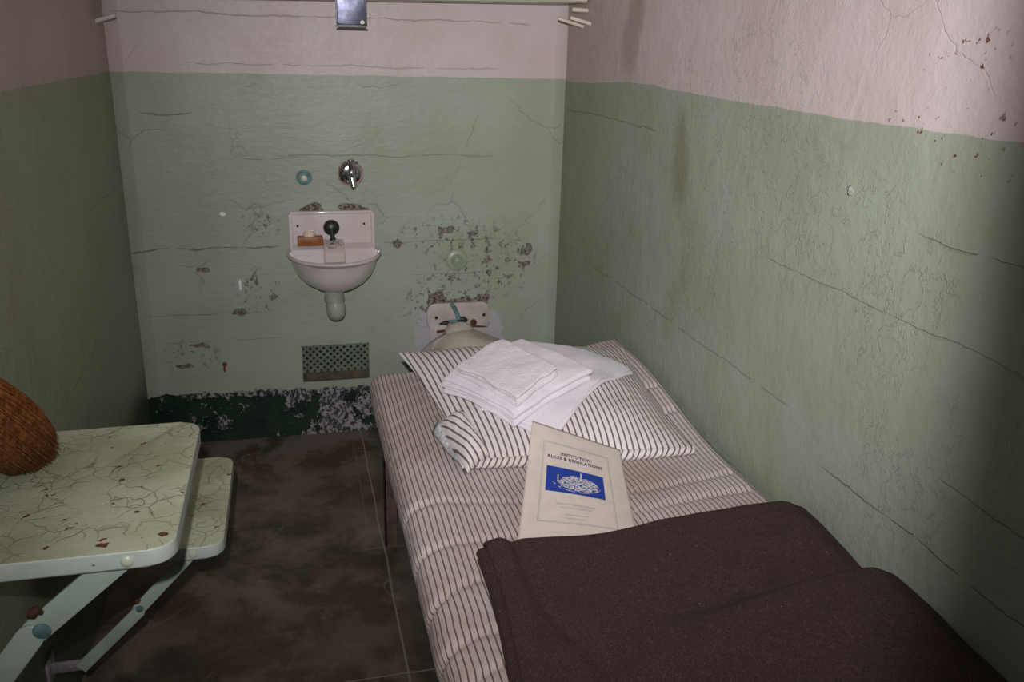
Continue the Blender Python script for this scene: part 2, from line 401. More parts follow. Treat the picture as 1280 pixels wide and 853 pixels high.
def cracked_paint():
    n = NT('cracked_cream_paint', .38, .45); x, y, z = n.sep(n.P)
    P = n.warp(n.P, 9, .07, 4)
    v1 = n.vor(n.warp(P, 30, .02, 4), 13); v2 = n.vor(n.warp(n.P, 20, .04, 4), 26)
    m1 = n.step(n.noise(n.P, 7, 3), .44, .58)
    c1 = n.M('MULTIPLY', n.step(v1, .018, .004), m1); c2 = n.M('MULTIPLY', n.step(v2, .045, .01), n.M('MULTIPLY', n.step(n.noise(n.P, 11, 3), .45, .58), .7))
    ck = n.M('MAXIMUM', c1, c2)
    up = n.step(n.sep(n.t.nodes.new('ShaderNodeNewGeometry').outputs['Normal'])[2], .5, .8)
    ck = n.M('MULTIPLY', ck, up)
    base = n.mix(n.step(n.noise(n.P, 6, 4), .38, .66), srgb(192, 198, 170), srgb(170, 172, 140))
    sidec = n.mix(n.step(n.noise(n.P, 14, 3), .4, .7), srgb(184, 196, 184), srgb(194, 200, 192))
    base = n.mix(up, sidec, base)
    c = n.mix(n.M('MULTIPLY', ck, .48), base, srgb(104, 84, 58))
    rustn = n.noise(n.warp(n.P, 20, .03), 30, 4, .6)
    rust = n.step(n.M('ADD', rustn, n.M('MULTIPLY', ck, .08)), .685, .70)
    rs_ = n.spots(n.warp(n.P, 90, .014, 4), [(0.237, -1.722, .727, 0.0080, 0.0064, .004), (0.243, -1.931, .727, 0.0120, 0.0096, .004), (0.327, -1.917, .727, 0.0110, 0.0088, .004), (0.193, -1.859, .727, 0.0040, 0.0032, .004), (0.278, -1.839, .727, 0.0060, 0.0048, .004), (0.166, -1.924, .727, 0.0060, 0.0048, .004), (0.288, -1.677, .727, 0.0060, 0.0048, .004), (0.199, -1.588, .727, 0.0040, 0.0032, .004)])
    rust = n.M('MAXIMUM', rust, n.step(rs_, .35, .5))
    c = n.mix(rust, c, srgb(104, 64, 42))
    n.col(c); n.nrm(n.bump(n.M('SUBTRACT', n.M('ADD', n.M('MULTIPLY', n.noise(n.P, 50, 4), .6), n.M('MULTIPLY', n.noise(n.P, 140, 3), .25)), n.M('ADD', ck, rust)), .6, .0025))
    return n.m

MAT = {}
MAT['desk'] = cracked_paint()
MAT['strut'] = simple('pale_green_paint', (176, 192, 176), .4, bump=(60, .4, .001), vary=(9, (160, 176, 158)))
MAT['rivet'] = simple('pale_rivet_paint', (196, 198, 176), .35)
MAT['patina'] = simple('blue_green_patina', (98, 142, 146), .6, vary=(60, (86, 104, 100)), bump=(90, .6, .001))
MAT['porcelain'] = simple('white_porcelain', (214, 205, 204), .12, spec=.6, vary=(7, (202, 190, 186)))
MAT['porcelain_old'] = simple('stained_porcelain', (188, 180, 166), .18, spec=.6, vary=(9, (150, 138, 118)))
MAT['plate'] = simple('grey_porcelain_plate', (186, 178, 174), .3, vary=(14, (172, 160, 152)))
MAT['chrome'] = simple('chrome', (200, 202, 206), .12, metal=1)
MAT['steel'] = simple('dull_steel', (84, 85, 100), .42, metal=1, vary=(30, (128, 128, 150)), bump=(30, .15, .001))
MAT['dark'] = simple('black_rubber_and_shade', (36, 38, 34), .4, bump=(60, .3, .001))  # black parts, and the painted shade strip under the metal box
MAT['hole'] = simple('dark_hole', (30, 26, 24), .8)
MAT['rust'] = simple('rusty_iron', (96, 58, 36), .85, vary=(60, (60, 38, 28)), bump=(120, .8, .002))
MAT['pipe'] = simple('green_painted_pipe', (156, 164, 150), .3, bump=(40, .4, .001), vary=(20, (142, 150, 136)))
MAT['soap'] = simple('brown_soap', (150, 88, 38), .45, vary=(30, (128, 68, 30)), bump=(40, .3, .001))
MAT['ring'] = simple('cream_plastic', (222, 204, 176), .4)
MAT['frame'] = simple('dark_bed_iron', (92, 72, 64), .6, vary=(30, (62, 50, 44)), bump=(90, .5, .001))
MAT['peg'] = simple('painted_wood_peg', (206, 198, 184), .5, bump=(50, .4, .001))
MAT['shelf'] = simple('pale_shelf_paint', (200, 206, 184), .45, vary=(8, (206, 192, 190)), bump=(40, .3, .001))
MAT['paper'] = simple('cream_paper', (222, 208, 198), .8, vary=(30, (214, 200, 190)), bump=(300, .1, .0005))
MAT['ink'] = simple('navy_ink', (34, 38, 92), .7)
MAT['ink_pale'] = simple('grey_ink', (150, 146, 154), .8)
MAT['ceiling'] = simple('ceiling_paint', (190, 178, 172), .7, bump=(30, .4, .003))
MAT['grille'] = simple('painted_grille', (108, 120, 106), .6, bump=(80, .5, .001), vary=(20, (92, 98, 84)))
MAT['duct'] = simple('dark_duct', (22, 22, 20), .9)
MAT['ledge'] = simple('dirty_mortar', (88, 80, 62), .9, vary=(30, (62, 58, 44)), bump=(60, .9, .004))
MAT['mattress'] = ticking('mattress_ticking', .0122, .0027, (196, 177, 168), (212, 200, 197), (72, 58, 64), wob=.0004)
MAT['pillow'] = ticking('pillow_ticking', .0150, .0042, (230, 222, 220), (216, 204, 198), (60, 57, 70), wob=.0006)
MAT['sheet'] = linen('white_sheet', (228, 222, 228)); MAT['terry'] = linen('white_terry', (228, 222, 226), True)
MAT['wool'] = blanket_material()
MAT['lace'] = simple('white_lace', (214, 214, 216), .9, vary=(190, (150, 150, 158)))

# ------------------------------------------------------------------ the cell
def structure(o): o['kind'] = 'structure'; return o
VX0, VX1, VZ0, VZ1 = .545, .794, .220, .360      # air vent opening
b = BM()
xs = [-.12, VX0, VX1, W+.12]; zs = [-.0, VZ0, VZ1, HT]
for i in range(3):
    for j in range(3):
        if i == 1 and j == 1: continue
        b.b.faces.new([b.b.verts.new(p) for p in ((xs[i], 0, zs[j]), (xs[i+1], 0, zs[j]), (xs[i+1], 0, zs[j+1]), (xs[i], 0, zs[j+1]))])
# reveals of the vent and the back of the wall
for q in (((VX0, 0, VZ0), (VX0, .06, VZ0), (VX0, .06, VZ1), (VX0, 0, VZ1)), ((VX1, 0, VZ0), (VX1, 0, VZ1), (VX1, .06, VZ1), (VX1, .06, VZ0)),
          ((VX0, 0, VZ1), (VX0, .06, VZ1), (VX1, .06, VZ1), (VX1, 0, VZ1)), ((VX0, 0, VZ0), (VX1, 0, VZ0), (VX1, .06, VZ0), (VX0, .06, VZ0)),
          ((-.12, .12, 0), (-.12, .12, HT), (W+.12, .12, HT), (W+.12, .12, 0))):
    b.b.faces.new([b.b.verts.new(p) for p in q])
bmesh.ops.remove_doubles(b.b, verts=b.b.verts, dist=1e-5)
MAT['wall_back'] = wall_material('peeling_back_wall', 'back')
structure(b.done('wall_back', MAT['wall_back'], smooth=False, recalc=False))
MAT['wall_left'] = wall_material('left_wall_paint', 'left'); MAT['wall_right'] = wall_material('right_wall_paint', 'right')
structure(BM().box(-.12, 0, -DEPTH, 0, 0, HT).done('wall_left', MAT['wall_left'], smooth=False))
structure(BM().box(W, W+.12, -DEPTH, 0, 0, HT).done('wall_right', MAT['wall_right'], smooth=False))
structure(BM().box(-.12, W+.12, -DEPTH, .12, HT, HT+.1).done('ceiling', MAT['ceiling'], smooth=False))
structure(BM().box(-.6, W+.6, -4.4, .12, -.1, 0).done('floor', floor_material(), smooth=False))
# plaster coves in the two back corners
for k, (x0, s, wd) in enumerate(((0, 1, .036), (W, -1, .030))):
    rows = []
    for j in range(60):
        z = HT*j/59; w_ = wd*(1 + .22*(noise.noise(Vector((k*7, 0, z*6)))))
        rows.append([(x0, -w_*1.0, z), (x0 + s*w_*.30, -w_*.62, z), (x0 + s*w_*.62, -w_*.30, z), (x0 + s*w_, 0, z), (x0 - s*.004, .004, z)])
    b = BM(); b.grid(rows, closed=True, cap=True)
    structure(b.done('trim_%d' % (k+1), MAT['wall_back'], sharp=80))

# ------------------------------------------------------------------ vent grille
vent = thing('vent_grille', 'painted diamond lattice air vent set in the back wall below the sink', 'vent', ((VX0+VX1)/2, .012, VZ0))
b = BM()
pitch = .0252; zt = VZ1-.002; zb = VZ0+.030
def clipbar(cx, s):
    # bar through (cx, zb) with slope s, clipped to the opening
    pts = []
    t0, t1 = 0, (zt-zb)
    xa = cx; xb = cx + s*(zt-zb)
    za, zc = zb, zt
    lo, hi = VX0+.004, VX1-.004
    def cl(x, z, ox, oz):
        if x < lo: t = (lo-x)/(ox-x); return lo, z + (oz-z)*t
        if x > hi: t = (hi-x)/(ox-x); return hi, z + (oz-z)*t
        return x, z
    if (xa < lo and xb < lo) or (xa > hi and xb > hi): return
    A = cl(xa, za, xb, zc); B_ = cl(xb, zc, xa, za)
    d = Vector((B_[0]-A[0], 0, B_[1]-A[1])); 
    if d.length < .004: return
    d.normalize(); nn = Vector((-d.z, 0, d.x))*.0040
    A = Vector((A[0], .013, A[1])); B_ = Vector((B_[0], .013, B_[1]))
    vs = [[p + nn*q + Vector((0, r*.003 + (.0005 if s > 0 else -.0005), 0)) for q, r in ((-1, -1), (1, -1), (1, 1), (-1, 1))] for p in (A, B_)]
    b.grid(vs, closed=True, cap=True)
k = -20
while k < 30:
    clipbar(VX0 + k*pitch, 1); clipbar(VX0 + k*pitch + .012, -1); k += 1
b.done('lattice', MAT['grille'], vent, smooth=False)
b = BM(); fr = .004
b.box(VX0, VX1, .008, .02, zt-fr, zt+.002); b.box(VX0, VX0+fr, .008, .02, zb, zt); b.box(VX1-fr, VX1, .008, .02, zb, zt)
b.done('border', MAT['grille'], vent, smooth=False)
b = BM(); b.box(VX0-.002, VX1+.002, .05, .058, VZ0-.002, VZ1+.002); b.done('duct_back', MAT['duct'], vent, smooth=False)
b = BM(); rows = []
for i in range(25):
    x = VX0 + (VX1-VX0)*i/24; r = noise.noise(Vector((x*40, 0, 3)))*.005
    rows.append([(x, -.003, VZ0-.002), (x, -.004, VZ0+.004), (x, .008, VZ0+.026+r), (x, .024, VZ0+.034+r), (x, .05, VZ0+.036), (x, .05, VZ0-.002)])
b.grid(rows, closed=True, cap=True); b.done('mortar_ledge', MAT['ledge'], vent)

# ------------------------------------------------------------------ sink
SX = .676
sink = thing('wall_sink', 'small white porcelain wall sink with a tall splash plate on the back wall', 'sink', (SX, 0, .60))
def dring(a, bb, z, y0=0., n=44, m=14, e=.86):
    pts = []
    for i in range(n+1):
        t = PI*i/n; s_ = math.sin(t); c_ = math.cos(t)
        pts.append((SX + a*(1+.05*s_*abs(c_))*math.copysign(abs(c_)**.92, c_), y0 - (bb+y0)*s_**e, z))
    for i in range(1, m):
        pts.append((SX - a + 2*a*i/m, y0, z))
    return pts
rings = [dring(.012, .13, .606), dring(.055, .155, .604), dring(.085, .175, .612), dring(.112, .196, .628), dring(.134, .217, .652), dring(.147, .232, .682), dring(.152, .240, .708),
         dring(.156, .246, .716), dring(.164, .262, .720), dring(.167, .267, .7265), dring(.165, .264, .732), dring(.160, .256, .733), dring(.154, .246, .728, -.045),
         dring(.150, .238, .712, -.048), dring(.140, .225, .680, -.052), dring(.118, .200, .650, -.060), dring(.085, .170, .634, -.075), dring(.03, .14, .630, -.10), dring(.006, .13, .630, -.12)]
b = BM(); b.grid(rings, closed=True, cap=True)
basin = b.done('basin', MAT['porcelain'], sink, sharp=60)
b = BM(); b.prism(rrect(.524, .826, .715, .868, [.018, .018, .002, .002]), 'y', 0, -.018, .005)
# raised border of the splash plate
poly = rrect(.524, .826, .72, .868, [.018, .018, .002, .002]); 
plate = b.done('splash_plate', MAT['porcelain'], sink)
b = BM()
for x0, x1 in ((.524, .538), (.812, .826)): b.box(x0, x1, -.028, -.012, .728, .860, .005, 3)
b.box(.53, .82, -.024, -.012, .856, .868, .005, 3)
b.done('rim_bead', MAT['porcelain'], plate)
b = BM()
b.prism([(-.016, .752), (-.030, .747), (-.050, .736), (-.052, .715), (-.016, .715)], 'x', .530, .820)
b.done('back_ledge', MAT['porcelain'], basin)
b = BM()
b.prism([(-.018, .766), (-.05, .758), (-.088, .742), (-.098, .732), (-.100, .700), (-.06, .66), (-.018, .66)], 'x', .640, .712, .005)
n_ = NT('stained_faucet_ledge', .2, .6)
stn = n_.M('MULTIPLY', n_.step(n_.noise(n_.warp(n_.P, 60, .02), 85, 3, .6), .50, .56), n_.spots(n_.P, [(.676, -.055, .757, .04, .045, .03)]))
n_.col(n_.mix(stn, srgb(202, 190, 187), srgb(92, 66, 50)))
b.done('faucet_ledge', n_.m, basin)
b = BM()
b.lathe((.672, -.018, .808), (0, -1, 0), [(0, .0285), (.004, .0285), (.012, .026), (.02, .016), (.022, .0)], 28)
b.tube([(.672, -.03, .800), (.673, -.037, .79), (.674, -.042, .778), (.675, -.044, .768)], [.011, .0085, .0085, .012], 14)
f = b.done('spout', MAT['dark'], sink); f['label'] = 'black round spout'
for x, z in ((.555, .816), (.788, .819)):
    BM().lathe((x, -.0175, z), (0, -1, 0), [(0, .0045), (.0012, .0042), (.0016, .001)], 12).done('screw_hole', MAT['hole'], plate)
b = BM(); b.tube([(.668, -.12, .607), (.668, -.12, .575)], .033, 24); b.tube([(.668, -.12, .578), (.668, -.12, .568)], .0355, 24)
b.lathe((.670, -.12, .570), (.04, 0, -1), [(0, .029), (.012, .030), (.020, .033), (.05, .033), (.066, .027), (.074, .018), (.077, .004)], 24)
b.tube([(.668, -.12, .56), (.668, -.06, .55), (.668, -.0, .55)], .02, 16)
b.done('drain_trap', MAT['pipe'], sink)

soap = thing('soap_bar', 'block of brown soap on the left end of the sink ledge', 'soap', (.594, -.035, .752))
b = BM(); b.box(.551, .640, -.062, -.024, .7525, .784, .004, 2); b.done('soap_block', MAT['soap'], soap)
sr = BM(); rows = []
for i in range(25):
    t = 2*PI*i/24; r = .0165
    rows.append([(.593 + (r + q*.0035)*math.cos(t), -.043 + (r + q*.0035)*math.sin(t)*.8, .7915 + w*.0068) for q, w in ((-1, -1), (1, -1), (1.15, 0), (1, 1), (-1, 1))])
sr.grid(rows, closed=True)
tag(sr.done('plastic_ring', MAT['ring']), 'small round cream stopper ring resting on the brown soap', 'stopper')

# tap, valve nut, flush button
tap = thing('water_tap', 'chrome tap with a cross handle on the back wall above the sink', 'tap', (.747, 0, 1.0))
b = BM(); rows = []
b.lathe((.745, 0, .998), (0, -1, 0), [(0, .040), (.004, .039), (.007, .031), (.012, .026), (.014, .014)], 32)
b.done('flange', MAT['chrome'], tap)
b = BM(); b.tube([(.747, -.008, 1.0), (.747, -.045, 1.002)], .012, 16)
b.lathe((.747, -.045, .982), (0, 0, 1), [(0, .010), (.01, .013), (.03, .013), (.036, .010), (.045, .012), (.05, .009)], 20)
b.tube([(.747, -.045, .99), (.749, -.062, .985), (.751, -.066, .96), (.751, -.066, .948)], [.012, .0115, .0105, .011], 16)
b.done('tap_body', MAT['chrome'], tap)
b = BM(); b.tube([(.747, -.045, 1.03), (.747, -.045, 1.046)], .009, 14); b.lathe((.747, -.045, 1.044), (0, 0, 1), [(0, .012), (.006, .013), (.010, .006)], 18)
for dx, dy in ((1, 0), (-1, 0), (0, 1), (0, -1)):
    b.tube([(.747, -.045, 1.04), (.747+dx*.020, -.045+dy*.020, 1.04)], .004, 10)
    b.lathe((.747+dx*.020-dx*.001, -.045+dy*.020, 1.0345), (0, 0, 1), [(0, .002), (.002, .0055), (.0055, .0075), (.009, .0055), (.011, .002)], 12)
b.done('handle', MAT['chrome'], tap)
b = BM(); rng = random.Random(3); rows = []
poly = [(.747 + (.042+.006*rng.random())*math.cos(2*PI*i/26), .996 + (.044+.006*rng.random())*math.sin(2*PI*i/26)) for i in range(26)]
b.prism(poly, 'y', .0005, -.0025); o = b.done('mortar_patch', simple('pinkish_mortar', (168, 140, 138), .9, bump=(90, 1, .003), vary=(60, (112, 92, 90))), tap); o['label'] = 'rough pinkish mortar'

nut = thing('capped_valve', 'blue-green corroded hex valve nut on the back wall left of the tap', 'valve', (.586, 0, .984))
b = BM(); b.lathe((.586, 0, .984), (0, -1, 0), [(0, .027), (.004, .026), (.005, .022)], 20)
b.prism([(.586+.0215*math.cos(PI/3*i), .984+.0215*math.sin(PI/3*i)) for i in range(6)], 'y', -.004, -.016, .0015)
b.done('hex_nut', MAT['patina'], nut, smooth=False)
b = BM(); b.lathe((.586, -.0155, .984), (0, -1, 0), [(0, .0105), (.005, .010), (.0065, .007)], 18); b.done('plug', MAT['rivet'], nut)

fl = thing('flush_button', 'green painted round flush button on the back wall above the toilet', 'button', (1.131, 0, .67))
b = BM(); b.lathe((1.131, 0, .670), (0, -1, 0), [(0, .042), (.004, .041), (.009, .034), (.010, .024), (.018, .022), (.020, .019), (.016, .015), (.012, .013)], 32)
flm = simple('green_metal_paint', (148, 158, 138), .4, bump=(50, .4, .001)); b.done('escutcheon', flm, fl)
b = BM(); b.lathe((1.131, -.010, .669), (0, -1, 0), [(0, .0095), (.008, .009), (.010, .006)], 18); b.done('push_stud', flm, fl)
b = BM(); b.tube([(1.17, 0, .664), (1.18, -.006, .668), (1.20, -.004, .673)], [.006, .004, .001], 8); b.done('paint_drip', flm, fl)

# ------------------------------------------------------------------ toilet
TX = 1.137
toi = thing('toilet', 'stained porcelain wall toilet without a seat behind the head of the bed', 'toilet', (TX, 0, 0))
b = BM()
poly = []
for i in range(9): a = PI*i/16; poly.append((TX+.122-.035+.035*math.cos(a), .505-.035+.035*math.sin(a)))
for i in range(9): a = PI/2+PI*i/16; poly.append((TX-.122+.035+.035*math.cos(a), .505-.035+.035*math.sin(a)))
poly += [(TX-.122, .432), (TX-.118, .420), (TX-.108, .410), (TX-.106, .36), (TX-.106, .30), (TX+.106, .30), (TX+.106, .36), (TX+.110, .400), (TX+.120, .412), (TX+.122, .425)]
b.prism(poly, 'y', 0, -.012, .004); tp = b.done('wall_plate', MAT['plate'], toi)
for x, z in ((1.051, .449), (1.236, .452)):
    BM().lathe((x, -.0117, z), (0, -1, 0), [(0, .0068), (.0012, .006), (.0016, .001)], 14).done('bolt_hole', MAT['hole'], tp)
# bowl
def oval(cx, cy, a, b_, z, n=40, sq=1.0): return [(cx + a*math.cos(2*PI*i/n), cy + b_*(abs(math.sin(2*PI*i/n))**.6 if 0 < i < n/2 else -abs(math.sin(2*PI*i/n))), z) for i in range(n)]
CX = 1.148
rows = [oval(CX, -.20, .10, .15, 0), oval(CX, -.20, .10, .15, .02), oval(CX, -.19, .085, .13, .08), oval(CX, -.20, .10, .15, .18), oval(CX, -.22, .14, .19, .26), oval(CX, -.235, .175, .225, .315),
        oval(CX, -.24, .187, .236, .335), oval(CX, -.24, .185, .234, .352), oval(CX, -.243, .172, .222, .366), oval(CX, -.255, .150, .195, .375), oval(CX, -.27, .128, .165, .374),
        oval(CX, -.275, .112, .148, .362), oval(CX, -.275, .105, .14, .33), oval(CX, -.27, .08, .11, .24), oval(CX, -.26, .03, .04, .2)]
rows = [[(x, min(y, -.006), z + (.040*math.exp(-((x-CX)/.11)**2)*math.exp(-((y+.02)/.12)**2) if z > .33 else 0)) for x, y, z in r] for r in rows]
b = BM(); b.grid(rows, closed=True, cap=True); bowl = b.done('bowl', MAT['porcelain_old'], toi, sharp=70)
# neck between bowl and plate with rusty rim and corroded flush tube
b = BM(); rows = []
for i in range(21):
    t = i/20; x = TX-.055+.11*t; h = .398 + .034*math.sin(PI*t)**.5
    rows.append([(x, -.008, .33), (x, -.008, h), (x, -.03, h+.002), (x, -.055, h-.014), (x, -.09, .365), (x, -.09, .33)])
b.grid(rows, closed=True, cap=True); nk = b.done('neck', MAT['porcelain_old'], toi)
b = BM(); b.tube([(TX-.030, -.014, .505), (TX-.018, -.016, .488), (TX-.008, -.018, .465), (TX-.002, -.024, .445)], [.008, .009, .008, .009], 12)
b.tube([(TX-.040, -.018, .434), (TX-.005, -.024, .437)], .006, 10)
p_ = b.done('flush_tube', MAT['patina'], toi); p_['label'] = 'blue-green corroded copper tube'
b = BM(); b.tube([(TX-.01, -.02, .441), (TX+.018, -.024, .443), (TX+.03, -.02, .436)], [.010, .011, .007], 12); b.done('flush_valve', MAT['dark'], toi)
b = BM(); b.tube([(TX-.075, -.014, .424), (TX-.05, -.018, .430), (TX-.04, -.018, .431)], [.003, .009, .006], 10)
b.done('broken_pipe_end', MAT['dark'], toi)
b = BM(); b.lathe((TX+.058, -.012, .424), (0, -1, 0), [(0, .013), (.004, .013), (.005, .009), (.010, .008), (.011, .003)], 14)
b.tube([(TX+.04, -.016, .412), (TX+.08, -.015, .407), (TX+.112, -.013, .404)], [.005, .004, .002], 8)
b.done('rusty_bolt', MAT['rust'], toi)
b = BM(); b.tube([(TX-.045, -.022, .400), (TX-.085, -.015, .393)], [.004, .006], 8)
b.done('rusty_bolt', MAT['rust'], toi)

# ------------------------------------------------------------------ shelf, pegs, metal box
shelf = thing('wall_shelf', 'pale painted plank shelf across the top of the back wall', 'shelf', (.9, -.12, 1.56))
b = BM()
def shz(x): return 1.552 + .0195*x
b.b.verts.ensure_lookup_table()
rows = []
for x in (.012, 1.512):
    z = shz(x); rows.append([(x, 0, z), (x, -.25, z), (x, -.256, z+.004), (x, -.256, z+.030), (x, -.25, z+.034), (x, 0, z+.034)])
b.grid(rows, closed=True, cap=True); b.done('shelf_board', MAT['shelf'], shelf, smooth=False)
b = BM(); rows = []
for x in (.012, 1.512):
    z = shz(x); rows.append([(x, -.238, z-.0), (x, -.238, z-.003), (x, -.248, z-.003), (x, -.248, z-.0)])
b.grid(rows, closed=True, cap=True); b.done('edge_strip', simple('green_edge_paint', (150, 158, 128), .6), shelf, smooth=False)

def peg(a, t, r, label):
    a, t = Vector(a), Vector(t); d = t-a
    b = BM(); b.tube([a - d.normalized()*.006, a, a + d*.3, a + d*.94, t], [r*1.02, r, r, r, r*.75], 16)
    return tag(b.done('wall_peg', MAT['peg']), label, 'peg')
peg((W, -.275, 1.514), (1.450, -.275, 1.531), .0062, 'longer pale wooden peg on the right wall under the shelf, nearer the camera')
peg((W, -.200, 1.507), (1.430, -.200, 1.530), .0058, 'pale wooden peg on the right wall, behind and left of the other')
peg((W, -.240, 1.556), (1.466, -.240, 1.557), .0070, 'thick pale peg on the right wall holding up the end of the shelf')
peg((0, -.160, 1.479), (.056, -.160, 1.497), .0070, 'pale wooden peg sticking out of the left wall near the back corner')

mb = thing('metal_box', 'grey metal box with a bright lip hanging in front of the shelf', 'metal box', (.748, -.27, 1.485))
b = BM(); b.prism(rrect(.702, .792, 1.486, 1.66, [.002, .002, .010, .010]), 'y', -.257, -.285, .0025); bd = b.done('box_body', MAT['steel'], mb)
b = BM(); b.tube([(.7045, -.287, 1.64), (.7045, -.287, 1.495), (.711, -.287, 1.4895), (.783, -.287, 1.4895), (.7895, -.287, 1.495), (.7895, -.287, 1.64)], .0017, 8)
b.done('raised_lip', MAT['chrome'], mb)
b = BM(); b.lathe((.780, -.2853, 1.4955), (0, -1, 0), [(0, .0072), (.001, .0068)], 20)
o = b.done('oval_stamp', MAT['peg'], mb); o['label'] = 'small white oval stud'
b = BM(); b.prism(rrect(.700, .794, 1.481, 1.487, .001), 'y', -.257, -.288); b.done('underside_shade', MAT['dark'], mb)  # black strip painting in the shaded underside of the box and its shadow

# ------------------------------------------------------------------ desk and seat
def folding_plate(name, label, cat, x1, y0, y1, ztop, th, rad):
    t = thing(name, label, cat, (0, (y0+y1)/2, ztop-th))
    b = BM(); b.prism(rrect(0.0, x1, y0, y1, [rad, 0, 0, rad], 8), 'z', ztop-th, ztop, .0035)
    top = b.done('top', MAT['desk'], t)
    return t, top
def bar(b, p0, p1, w, y0, y1, r0=True, r1=True):
    """flat bar in the x-z plane with rounded ends"""
    a, c = Vector((p0[0], 0, p0[1])), Vector((p1[0], 0, p1[1])); d = (c-a).normalized(); n = Vector((-d.z, 0, d.x))
    poly = []
    for k in range(9):
        an = -PI/2 + PI*k/8
        q = c + (d*math.cos(an)*(w/2 if r1 else 0) + n*math.sin(an)*w/2); poly.append((q.x, q.z))
    for k in range(9):
        an = PI/2 + PI*k/8
        q = a + (d*math.cos(an)*(w/2 if r0 else 0) + n*math.sin(an)*w/2); poly.append((q.x, q.z))
    b.prism(poly, 'y', y0, y1, .0012)
desk, dtop = folding_plate('folding_desk', 'cream metal folding desk with cracked paint on the left wall', 'desk', .345, -1.957, -1.492, .727, .029, .038)
b = BM(); b.lathe((.279, -1.956, .711), (0, -1, 0), [(0, .0095), (.002, .0095), (.0045, .007), (.0055, .003)], 20); b.done('rivet', MAT['rivet'], desk)
b = BM(); bar(b, (.268, .708), (.138, .600), .040, -1.944, -1.936, False); b.done('upper_strut', MAT['strut'], desk)
b = BM(); bar(b, (.132, .596), (.012, .440), .040, -1.951, -1.945); ls = b.done('lower_strut', MAT['strut'], desk)
b = BM(); b.lathe((.150, -1.951, .606), (0, -1, 0), [(0, .013), (.002, .0125), (.004, .008)], 18); 
hj = b.done('hinge_pin', MAT['patina'], desk); hj['label'] = 'blue-green corroded hinge pin'
b = BM(); b.tube([(.136, -1.944, .630), (.141, -1.950, .637), (.147, -1.948, .641), (.152, -1.944, .632)], [.005, .009, .007, .004], 9); b.done('lock_tab', MAT['rust'], desk)
b = BM(); b.box(0, .006, -1.965, -1.925, .40, .47, .001); b.box(0, .03, -1.944, -1.936, .425, .455, .001); b.done('wall_bracket', MAT['strut'], desk)

seat, stop_ = folding_plate('folding_stool', 'low cream metal folding stool on the left wall beyond the desk', 'stool', .365, -1.500, -1.082, .450, .029, .034)
b = BM(); b.lathe((.305, -1.499, .434), (0, -1, 0), [(0, .0085), (.002, .0085), (.0045, .0065), (.0055, .003)], 20); b.done('rivet', MAT['rivet'], seat)
b = BM(); bar(b, (.300, .430), (.186, .310), .026, -1.490, -1.483, False); b.done('upper_strut', MAT['strut'], seat)
b = BM(); bar(b, (.186, .308), (.062, .188), .026, -1.496, -1.491, True, False); b.done('lower_strut', MAT['strut'], seat)
b = BM(); b.lathe((.190, -1.496, .317), (0, -1, 0), [(0, .008), (.002, .0075), (.003, .004)], 16); b.done('hinge_pin', MAT['patina'], seat)
b = BM(); b.tube([(.182, -1.491, .328), (.186, -1.495, .334), (.192, -1.491, .336)], [.003, .0055, .003], 9); b.done('lock_tab', MAT['rust'], seat)
b = BM(); b.box(0, .068, -1.490, -1.484, .180, .205, .001); b.box(0, .006, -1.51, -1.46, .165, .220, .001)
b.done('wall_bracket', simple('pinkish_bracket_paint', (168, 158, 160), .6, vary=(30, (130, 118, 120)), bump=(60, .6, .002)), seat)

# whisk broom on the desk
broom = thing('whisk_broom', 'orange-brown bristle whisk broom standing on the desk against the left wall', 'broom', (.06, -1.62, .727))
def broom_mat():
    n = NT('orange_bristle', .6, .3); x, y, z = n.sep(n.P)
    a = n.noise(n.V('MULTIPLY', n.P, (260, 60, 60)), 1, 3, .6)
    c = n.mix(n.step(a, .35, .68), srgb(112, 62, 28), srgb(178, 112, 56)); c = n.mix(n.M('MULTIPLY', n.step(z, .84, .74), .5), c, srgb(88, 46, 30))
    n.col(c); return n.m
b = BM(); rng = random.Random(11)
head = Vector((.075, -1.905, .985)); ax = Vector((-.004, .22, -.19)).normalized()
for i in range(3600):
    u = rng.uniform(-1, 1); v = rng.uniform(-1, 1)
    if u*u + v*v > 1: continue
    hx, hv = u*.030, v*.040
    perp = Vector((0, .19, .22)).normalized()
    p0 = head + Vector((hx, 0, 0)) + perp*hv
    tx, tv = u*.048, v*.062
    L = .385 + rng.uniform(-.018, .012) - .02*v*v - .018*abs(v)
    p3 = head + ax*L + Vector((tx, 0, 0)) + perp*(tv + .012) + Vector((rng.uniform(-.004, .004), rng.uniform(-.006, .006), rng.uniform(-.004, .004)))
    p3.x = max(p3.x, .006); p3.z = max(p3.z, .7285 + rng.random()*.004)
    m1 = p0.lerp(p3, .4) + perp*.008*v + Vector((u*.008, 0, 0)); m2 = p0.lerp(p3, .75) + perp*.008*v + Vector((u*.006, 0, 0))
    for q in (m1, m2): q.x = max(q.x, .004); q.z = max(q.z, .729)
    b.tube([p0, m1, m2, p3], [.0011, .0010, .0009, .0004], 3, cap=False)
o = b.done('bristles', broom_mat(), broom, recalc=False, sharp=180)
